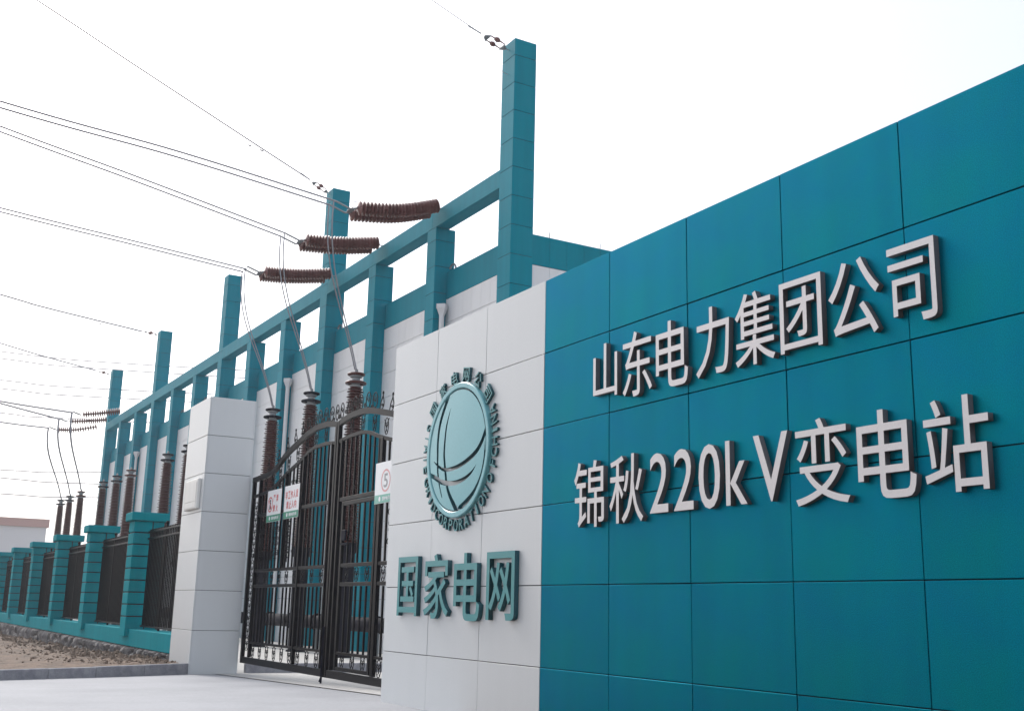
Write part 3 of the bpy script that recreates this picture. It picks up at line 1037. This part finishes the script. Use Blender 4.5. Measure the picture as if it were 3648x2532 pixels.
# ------------------------------------------------------------------ substation building with its line gantry
X0, Y0, TH = -14.96, 8.0, 0.0098
def bw_(lx, off, z=0.0):
    return Vector((X0+lx*math.cos(TH)-off*math.sin(TH), Y0+lx*math.sin(TH)+off*math.cos(TH), z))
bd = thing('substation_building', (X0, Y0, 0), 'long white and teal substation building with a roofline frame of columns and beam', 'building', rz=TH)
BAY, NB = 4.56, 12
LEN = BAY*NB
WO = 0.42                                  # the wall stands this far behind the column fronts
MB().box(-LEN-0.5, -0.10, WO+0.04, 24, -1.2, 9.8).build('wall_core', 'joint', bd, local=True)
MB().box(-LEN-0.4, -0.3, WO+0.35, 23.8, 9.75, 9.82).build('roof_deck', 'roof_deck', bd, local=True)
# columns
rowsz = [-0.93+0.829*k for k in range(22)]
def column(lx, w, d_, top, tall):
    c = MB().box(lx-w+0.012, lx-0.012, 0.012, d_-0.012, -1.2, top-0.012).build('column', 'joint', bd, local=True)
    zs = [z for z in rowsz if z < top-0.25]+[top]
    for a, b in zip(zs, zs[1:]):
        hh = b-a-0.012
        k_ = (round(w, 3), round(d_, 3), round(hh, 3), 'c')
        if k_ not in BLK:
            BLK[k_] = MB().box(-w/2, w/2, -d_/2, d_/2, -hh/2, hh/2, 0.006).mesh('cladding')
        put('cladding', BLK[k_], 'gantry_teal', c, (lx-w/2, d_/2, (a+b)/2))
    return c
for k in range(NB+1):
    lx = -BAY*k
    tall = k % 3 == 0
    column(lx, 0.70 if tall else 0.60, 0.70 if tall else 0.66, 16.16 if tall else 11.915, tall)
# roof beam, one length per bay
for k in range(NB):
    r0 = -BAY*k-(0.70 if k % 3 == 0 else 0.30)
    r1 = -BAY*(k+1)-(0.0 if (k+1) % 3 == 0 else 0.30)
    MB().box(r1+0.003, r0-0.003, 0.002, 0.46, 11.92, 12.45, 0.006).build('beam', 'gantry_teal', bd, local=True)
# teal parapet, one length per bay
for k in range(NB):
    a, b = -BAY*(k+1), -BAY*k-(0.70 if k % 3 == 0 else 0.60)
    MB().box(a+0.003, b-0.003, WO, WO+0.30, 9.68, 10.53, 0.006).build('parapet', 'gantry_teal', bd, local=True)
# white wall panels: the three near bays singly, the rest joined
zr = [9.67, 8.92]+[8.92-0.815*q for q in range(1, 13)]
rest = MB()
for k in range(NB):
    a, b = -BAY*(k+1)+0.004, -BAY*k-(0.70 if k % 3 == 0 else 0.60)-0.004
    npn = 7
    pw = (b-a)/npn
    for j in range(len(zr)-1):
        zt, zb = zr[j]-0.005, zr[j+1]+0.005
        for q in range(npn):
            xx0, xx1 = a+pw*q+0.0035, a+pw*(q+1)-0.0035
            if k < 3:
                me = panel_mesh(xx1-xx0, zt-zb, 0.036, 0.003, 'bw')
                put('panel', me, 'building_white', bd, ((xx0+xx1)/2, WO+0.002, (zt+zb)/2), (rnd.uniform(-0.0015, 0.0015), 0, rnd.uniform(-0.002, 0.002)))
            else:
                rest.box(xx0, xx1, WO+0.002, WO+0.038, zb, zt)
o = rest.build('wall_panels', 'building_white', bd, local=True)
o['kind'] = 'stuff'
# end wall facing the sign wall
EXL = -0.06
y = 0.715
row = 0
while y < 23:
    y2 = y+0.566
    MB().box(EXL-0.036, EXL, y+0.003, y2-0.003, 9.68, 10.53, 0.004).build('parapet_panel', 'gantry_teal', bd, local=True)
    for zt, zb in ((9.67, 8.92), (8.92, 6.475), (6.475, 4.03), (4.03, 1.585), (1.585, -0.86)):
        MB().box(EXL-0.036, EXL-0.001, y+0.003, y2-0.003, zb+0.005, zt-0.005, 0.003).build('end_panel', 'building_white', bd, local=True)
    if row % 3 == 1:
        MB().tube([(EXL-0.1, y+0.05, 10.53), (EXL-0.1, y+0.05, 10.72)], 0.012, 6).build('lightning_rod', 'galvanised', bd, local=True)
    y = y2; row += 1
MB().box(-0.4, EXL-0.04, 0.72, 23.2, 9.68, 10.52).build('parapet_core', 'joint', bd, local=True)
# rainwater hopper and pipe
hp = MB().lathe([(0.09, -0.28), (0.10, -0.2), (0.19, -0.02), (0.21, 0.0), (0.21, 0.14), (0.16, 0.14)], 4, (0, 0, 0))
hp.tube([(0, 0, -0.25), (0, 0, -9.5)], 0.085, 12)
hpm = hp.mesh('drain_pipe')
for k in (1, 4, 7, 10):
    put('drain_pipe', hpm, 'building_white', bd, (-BAY*k+0.17, 0.21, 9.30), (0, 0, 0), (0.9, 0.9, 1))
# little goose-neck vents on the parapet next to the columns
gm = MB().tube([(0.13*math.cos(a), 0, 0.13*math.sin(a)+0.05) for a in [math.pi*q/10 for q in range(-2, 11)]], 0.03, 8).mesh('vent_loop', smooth=60)
for k in (1, 3, 7, 8):
    put('vent_loop', gm, 'galvanised', bd, (-BAY*k+0.14, 0.55, 10.60), (0, 0, 0.2))
# step irons on the near tower
for z in (10.9, 11.9, 12.9, 13.9, 14.9, 15.6):
    MB().tube([(-0.2, 0.70, z), (-0.2, 0.80, z)], 0.012, 6).build('step_iron', 'galvanised', bd, local=True)

# ------------------------------------------------------------------ wall bushings on their pedestals
bm_ = MB()
prof = [(0.285, 2.30)]
z = 2.36
NS = 56
for q in range(NS):
    f = q/(NS-1)
    rc = 0.215-0.075*f
    rs = 0.29-0.08*f if q % 2 == 0 else 0.262-0.075*f
    zz = 2.36+(6.72-2.36)*f
    prof += [(rc, zz), (rs, zz+0.022), (rs, zz+0.032), (rc, zz+0.05)]
prof += [(0.13, 6.80)]
bm_.lathe(prof, 20)
PORC = bm_.mesh('porcelain', smooth=30)
cp = MB().lathe([(0.14, 6.80), (0.15, 6.82), (0.15, 6.86), (0.10, 6.88), (0.10, 7.08), (0.15, 7.10), (0.15, 7.15), (0.04, 7.17), (0.04, 7.34), (0.015, 7.36)], 16)
CAP = cp.mesh('cap', smooth=30)
rg = MB()
def torus(mb, R, r, z, n=28, q=8, c=(0, 0)):
    mb.tube([(c[0]+R*math.cos(2*math.pi*k/n), c[1]+R*math.sin(2*math.pi*k/n), z) for k in range(n)], r, q, closed=True)
torus(rg, 0.225, 0.045, 6.93)
for a in range(4):
    rg.tube([(0.09*math.cos(a*1.571), 0.09*math.sin(a*1.571), 6.93), (0.23*math.cos(a*1.571), 0.23*math.sin(a*1.571), 6.93)], 0.014, 5)
RG1 = rg.mesh('grading_ring', smooth=60)
rg = MB()
torus(rg, 0.185, 0.04, 7.19)
for a in range(4):
    rg.tube([(0.03*math.cos(a*1.571), 0.03*math.sin(a*1.571), 7.19), (0.19*math.cos(a*1.571), 0.19*math.sin(a*1.571), 7.19)], 0.014, 5)
RG2 = rg.mesh('grading_ring', smooth=60)
pd = MB().lathe([(0.30, -0.86), (0.30, -0.80), (0.24, -0.78), (0.24, 2.0), (0.27, 2.02), (0.34, 2.16), (0.34, 2.22), (0.30, 2.22), (0.30, 2.30), (0.28, 2.31)], 18)
PED = pd.mesh('pedestal', smooth=35)
BUSH = [-20.4, -24.1, -27.9, -35.4, -39.1, -42.8, -50.6, -54.1, -57.9, -65.0, -69.0, -72.6]
lab = ['behind the gate, beside the sign wall', 'behind the gate, middle of the three over it', 'behind the gate, nearest the white pillar',
       'behind the white gate pillar, mostly hidden', 'just showing past the edge of the white gate pillar', 'above the first fence pillar',
       'first of three above the second fence pillar', 'middle of three above the second fence pillar', 'last of three above the second fence pillar',
       'against the sky, beside the end of the building', 'against the sky, middle of the far three', 'against the sky, outermost of the far three']
for k, x in enumerate(BUSH):
    b = bw_(x-X0, -2.0, 0)
    t = thing('bushing', (b.x, b.y, -0.86), 'tall ribbed brown porcelain bushing '+lab[k], 'bushing', 'bushings in front of the building')
    for nm, me, mt in (('pedestal', PED, 'dark_metal'), ('porcelain', PORC, 'porcelain'), ('cap', CAP, 'galvanised'), ('grading_ring', RG1, 'porcelain' if k % 3 == 0 else 'dark_metal'), ('grading_ring', RG2, 'porcelain' if k % 3 == 0 else 'dark_metal')):
        oo = bpy.data.objects.new(nm, me.copy() if nm == 'grading_ring' else me)
        if not oo.data.materials: oo.data.materials.append(MATS[mt])
        COL.objects.link(oo); oo.parent = t; oo.location = (0, 0, 0.86)
        if nm != 'pedestal': oo.scale = (1.18, 1.18, 1)
# gas-insulated duct that the pedestals stand against
for q, (xa, xb, lb) in enumerate(((-31, -17, 'dark horizontal switchgear duct behind the black gate'), (-46, -33, 'dark horizontal switchgear duct behind the fence railing next to the white pillar'), (-61, -48, 'dark horizontal switchgear duct behind the far fence railings'))):
    A = bw_(xa-X0, -0.95, 0.03); B = bw_(xb-X0, -0.95, 0.03)
    t = thing('switchgear_duct', ((A.x+B.x)/2, (A.y+B.y)/2, -0.86), lb, 'duct', 'switchgear ducts')
    MB().tube([A, B], 0.21, 16).build('duct_tube', 'dark_metal', t, smooth=40)
    n = 6
    for k in range(n):
        p = A.lerp(B, (k+0.5)/n)
        MB().box(p.x-0.08, p.x+0.08, p.y-0.08, p.y+0.08, -0.86, -0.17).build('leg', 'galvanised', t)
        MB().tube([(p.x-0.03, p.y, 0.03), (p.x+0.03, p.y, 0.03)], 0.27, 16).build('flange', 'dark_metal', t)

# ------------------------------------------------------------------ strain insulators, conductors, jumpers
disc = MB().lathe([(0.03, -0.07), (0.035, -0.045), (0.055, -0.035), (0.135, 0.0), (0.142, 0.012), (0.125, 0.024), (0.06, 0.02), (0.04, 0.05), (0.03, 0.07)], 14, axis='y')
DISC = disc.mesh('disc', smooth=40)
def bez(P, n=16):
    a, b, c, d_ = [Vector(p) for p in P]
    return [a*(1-t)**3+3*b*t*(1-t)**2+3*c*t*t*(1-t)+d_*t**3 for t in [k/n for k in range(n+1)]]

def strain(x, pts, label, group, dbl=0.2, nd=20, rs=1.0):
    """insulator strings from the beam (first point) out to the conductor clamp (last point); pts are (y, z)"""
    t = thing('strain_insulator', (x, pts[0][0], pts[0][1]), label, 'insulator', group)
    sp = spline([(x, a, b) for a, b in pts], 12)
    def at(f):
        f = f*(len(sp)-1); i = min(int(f), len(sp)-2)
        return sp[i].lerp(sp[i+1], f-i)
    offs = (-dbl, dbl) if dbl else (0,)
    for s in offs:
        for k in range(nd):
            f = 0.08+0.84*k/(nd-1)
            p = at(f); q = at(min(1, f+0.02))-at(max(0, f-0.02))
            ang = math.atan2(q.z, -q.y)
            ob = put_w('disc', DISC, 'insulator_brown', t, (p.x+s, p.y, p.z), (-ang, 0, 0))
            ob.scale = (rs, 1.0, rs)
        MB().tube([at(0.07)+Vector((s, 0, 0)), at(0.5)+Vector((s, 0, 0)), at(0.93)+Vector((s, 0, 0))], 0.022, 6).build('link', 'galvanised', t)
    # yokes and shackles
    a, b = at(0.06), at(0.94)
    if dbl:
        for e_, f_ in ((a, at(0.0)), (b, at(1.0))):
            MB().add([(x-dbl-0.05, e_.y, e_.z+0.03), (x+dbl+0.05, e_.y, e_.z+0.03), (x+0.05, f_.y, f_.z+0.03), (x-0.05, f_.y, f_.z+0.03), (x-dbl-0.05, e_.y, e_.z-0.0), (x+dbl+0.05, e_.y, e_.z-0.0), (x+0.05, f_.y, f_.z-0.0), (x-0.05, f_.y, f_.z-0.0)],
                     [(0, 1, 2, 3), (7, 6, 5, 4), (0, 4, 5, 1), (1, 5, 6, 2), (2, 6, 7, 3), (3, 7, 4, 0)]).build('yoke', 'galvanised', t)
    MB().tube([at(0), at(0)+Vector((0, 0.14, 0.0))], 0.02, 6).build('shackle', 'galvanised', t)
    # tension clamps and arcing horn
    for s in (-0.2, 0.2) if dbl else (-0.1, 0.1):
        c = at(1.0)+Vector((s, 0, 0))
        MB().tube([at(0.97)+Vector((s*0.8, 0, 0)), c, c+Vector((0, -0.45, 0.14))], 0.03, 6).build('tension_clamp', 'galvanised', t)
    MB().tube(spline([b+Vector((0, 0, 0.02)), b+Vector((0, -0.10, 0.20)), b+Vector((0, 0.05, 0.30)), b+Vector((0, 0.20, 0.26))], 4), 0.010, 5).build('arcing_horn', 'galvanised', t)
    return t

def cable(name, pts, r, label, cat, group=None, sub=10, n=6):
    b = MB().tube(spline(pts, sub), r, n)
    cx, cy, cz = pts[0]
    me = b.mesh(name, (cx, cy, cz))
    o = put(name, me, 'cable', None, (cx, cy, cz))
    return tag(o, label, cat, group)

near = [
    (-19.25, [(7.86, 12.42), (6.5, 11.97), (4.95, 11.74)], [(4.50, 11.88), (0.03, 12.35), (-4.43, 12.66), (-14, 13.6), (-30, 15.9), (-50, 20)], -20.4, 'over the gate, highest against the sky'),
    (-23.65, [(7.82, 12.45), (6.36, 12.16), (4.95, 12.02)], [(4.50, 12.17), (-0.31, 13.08), (-4.12, 13.75), (-14, 15.6), (-30, 18.9), (-50, 23.6)], -24.1, 'crossing in front of the second tall column'),
    (-28.0, [(7.78, 12.47), (6.33, 12.20), (4.98, 12.07)], [(4.53, 12.10), (0.65, 12.41), (-3.56, 12.74), (-14, 13.7), (-30, 16.0), (-50, 20)], -27.9, 'whose beam end is at the second tall column'),
]
far = [
    (-64.0, [(7.32, 12.45), (6.12, 12.16), (4.81, 11.92)], [(4.36, 12.0), (0.12, 12.26), (-8, 13.0), (-25, 15.2), (-45, 19)], -65.0, 'at the far end of the beam, upper one'),
    (-68.3, [(7.28, 12.45), (6.03, 12.22), (4.65, 12.04)], [(4.20, 12.15), (0.49, 12.81), (-8, 14.4), (-25, 17.6), (-45, 22)], -69.0, 'at the far end of the beam, middle one'),
    (-71.5, [(7.26, 12.40), (5.72, 12.0), (4.45, 11.88)], [(4.0, 11.95), (0.9, 12.05), (-8, 12.6), (-25, 14.6), (-45, 18.4)], -72.6, 'at the far end of the beam, lower one'),
]
for grp, lst, gname in (('near', near, 'strain insulators of the near line'), ('far', far, 'strain insulators of the far line')):
    for x, sp_, cond, xb, lb in lst:
        nearp = grp == 'near'
        strain(x, sp_, 'double string of brown insulator discs '+lb if nearp else 'string of brown insulator discs '+lb, gname, 0.30 if nearp else 0, 24 if nearp else 17, 1.55 if nearp else 1.6)
        w = 0.2 if nearp else 0.12
        for s in (-w, w):
            cable('conductor', [(x+s, a, b) for a, b in cond], 0.027 if nearp else 0.034, 'power conductor from the insulator string '+lb, 'power line', 'conductors of the overhead lines')
        bb = bw_(xb-X0, -2.0, 7.34)
        for s in (-0.11, 0.11):
            st = Vector((x+s*1.7, cond[0][0]-0.05, cond[0][1]-0.02))
            en = Vector((bb.x+s*0.5, bb.y-0.03, bb.z))
            pts = bez([st, st+Vector((0, -0.1, -2.0)), en+Vector((0.0 if nearp else 0.2, -0.5, 1.9)), en], 14)
            b_ = MB().tube(pts, 0.02 if nearp else 0.032, 6)
            o = put('jumper', b_.mesh('jumper', st), 'cable', None, st)
            tag(o, 'slack jumper below the insulator string '+lb, 'jumper wire', 'jumper wires to the bushings')
        if nearp:
            st = Vector((x, cond[0][0]-0.06, cond[0][1]-1.3))

# ------------------------------------------------------------------ overhead earth wires from the tall columns
def earth_wire(x, pts, label, damp=None, loop=True):
    """pts (y, z): first on the column top, second beyond the shield insulators"""
    t = thing('earth_wire', (x, pts[0][0], pts[0][1]), label, 'earth wire', 'earth wires on the tall columns')
    (ya, za), (yb, zb) = pts[0], pts[1]
    A, B = Vector((x, ya, za)), Vector((x, yb, zb))
    MB().tube(spline([B]+[(x, a, b) for a, b in pts[2:]], 8), 0.012 if x > -20 else (0.027 if x > -40 else 0.044), 5).build('wire', 'cable', t)
    MB().tube([A, A.lerp(B, 0.25)], 0.014, 5).build('link', 'galvanised', t)
    p, q = A.lerp(B, 0.25), A.lerp(B, 0.75)
    dirv = (B-A).normalized()
    for c_, s in ((p, 1), (q, -1)):
        MB().add([(x-0.17, c_.y, c_.z), (x+0.17, c_.y, c_.z), (x+0.04, c_.y+0.12*s, c_.z-0.04*s), (x-0.04, c_.y+0.12*s, c_.z-0.04*s),
                  (x-0.17, c_.y, c_.z-0.04), (x+0.17, c_.y, c_.z-0.04), (x+0.04, c_.y+0.12*s, c_.z-0.04*s-0.04), (x-0.04, c_.y+0.12*s, c_.z-0.04*s-0.04)],
                 [(0, 1, 2, 3), (7, 6, 5, 4), (0, 4, 5, 1), (1, 5, 6, 2), (2, 6, 7, 3), (3, 7, 4, 0)]).build('yoke', 'galvanised', t)
    for s in (-0.14, 0.14):
        a, b = p+Vector((s, 0, 0)), q+Vector((s, 0, 0))
        MB().tube([a, a.lerp(b, .3), a.lerp(b, .35), a.lerp(b, .5), a.lerp(b, .65), a.lerp(b, .7), b], [0.015, 0.02, 0.05, 0.075, 0.05, 0.02, 0.015], 8).build('shield_insulator', 'insulator_brown', t)
        MB().tube(spline([a.lerp(b, .2), a.lerp(b, .25)+Vector((0, 0, 0.14)), a.lerp(b, .5)+Vector((0, 0, 0.16))], 4), 0.007, 5).build('horn', 'galvanised', t)
    MB().tube([B, B+dirv*0.45], 0.02, 6).build('tension_clamp', 'galvanised', t)
    if loop:
        e = B+dirv*0.4
        MB().tube(bez([e, e+Vector((0, 0.25, -0.5)), A+Vector((0, -0.35, -0.75)), A+Vector((0, 0.0, -0.75))], 12), 0.006, 5).build('bonding_lead', 'cable', t)
    if damp:
        y, z = damp
        MB().tube([(x, y-0.22, z-0.1), (x, y+0.22, z-0.18)], 0.009, 5).tube([(x, y-0.30, z-0.085), (x, y-0.17, z-0.11)], 0.03, 6).tube([(x, y+0.17, z-0.17), (x, y+0.30, z-0.195)], 0.03, 6).tube([(x, y, z-0.14), (x, y, z)], 0.012, 5).build('damper', 'galvanised', t)
earth_wire(-15.31, [(7.99, 15.93), (7.10, 16.18), (5.55, 16.73), (-2, 19.5), (-14, 24.2), (-30, 30)], 'earth wire tied to the top of the tall column beside the sign wall')
earth_wire(-29.0, [(7.85, 16.02), (7.05, 16.42), (4.85, 17.35), (0.2, 19.34), (-3.22, 20.83), (-14, 25.4), (-30, 31)], 'earth wire with a damper tied to the second tall column', (4.85, 17.35))
earth_wire(-56.3, [(7.58, 15.95), (6.6, 16.0), (1.15, 16.62), (-1.22, 17.0), (-14, 19.0), (-30, 22)], 'earth wire tied to the fourth tall column', (4.0, 16.28))
earth_wire(-70.4, [(7.45, 15.95), (6.5, 16.08), (3.05, 16.64), (0.2, 17.18), (-14, 20), (-30, 23.5)], 'earth wire tied to the farthest tall column', (4.1, 16.45))

# ------------------------------------------------------------------ far background
fb = thing('far_building', (-120, -4, -1.35), 'pale plain building with a reddish roof band far beyond the fence', 'building')
MB().box(-135, -110, -20, 9.55, -1.4, 7.45).build('wall', 'far_wall', fb)
MB().box(-135.2, -109.8, -20.2, 9.75, 7.455, 8.25).build('roof_band', 'far_band', fb)
FLN = [((4.92, 28.52), (18.56, 28.83)), ((5.01, 27.71), (16.18, 27.87)), ((5.3, 25.18), (16.42, 25.42)), ((5.41, 24.19), (16.52, 24.39)),
       ((5.73, 21.37), (13.21, 21.46)), ((6.48, 14.83), (16.82, 15.34)), ((6.58, 13.93), (16.96, 13.97)), ((6.79, 12.13), (17.12, 12.35))]
for (ya, za), (yb, zb) in FLN:
    sl_ = (zb-za)/(yb-ya)
    pts = [(-130, y, za+sl_*(y-ya)+0.0008*(y-10)**2) for y in (-60, -20, ya, yb, 60)]
    o = cable('distant_wire', pts, 0.066, 'very faint distant wire crossing the sky behind the end of the building', 'power line', 'distant wires beyond the building', 6, 5)

# ------------------------------------------------------------------ thin haze
hz = MB().box(-650, 650, -650, 650, -2.6, 34).build('haze', 'roof_deck')
hz.data.materials.clear()
hm = bpy.data.materials.new('haze')
hm.use_nodes = True
hm.node_tree.nodes.clear()
pv = hm.node_tree.nodes.new('ShaderNodeVolumePrincipled')
pv.inputs['Color'].default_value = (0.95, 0.96, 1.0, 1)
pv.inputs['Density'].default_value = 0.0006
pv.inputs['Anisotropy'].default_value = 0.3
om = hm.node_tree.nodes.new('ShaderNodeOutputMaterial')
hm.node_tree.links.new(pv.outputs[0], om.inputs['Volume'])
hz.data.materials.append(hm)
struct(hz, 'stuff')
hz['label'] = 'thin pale haze in the air'
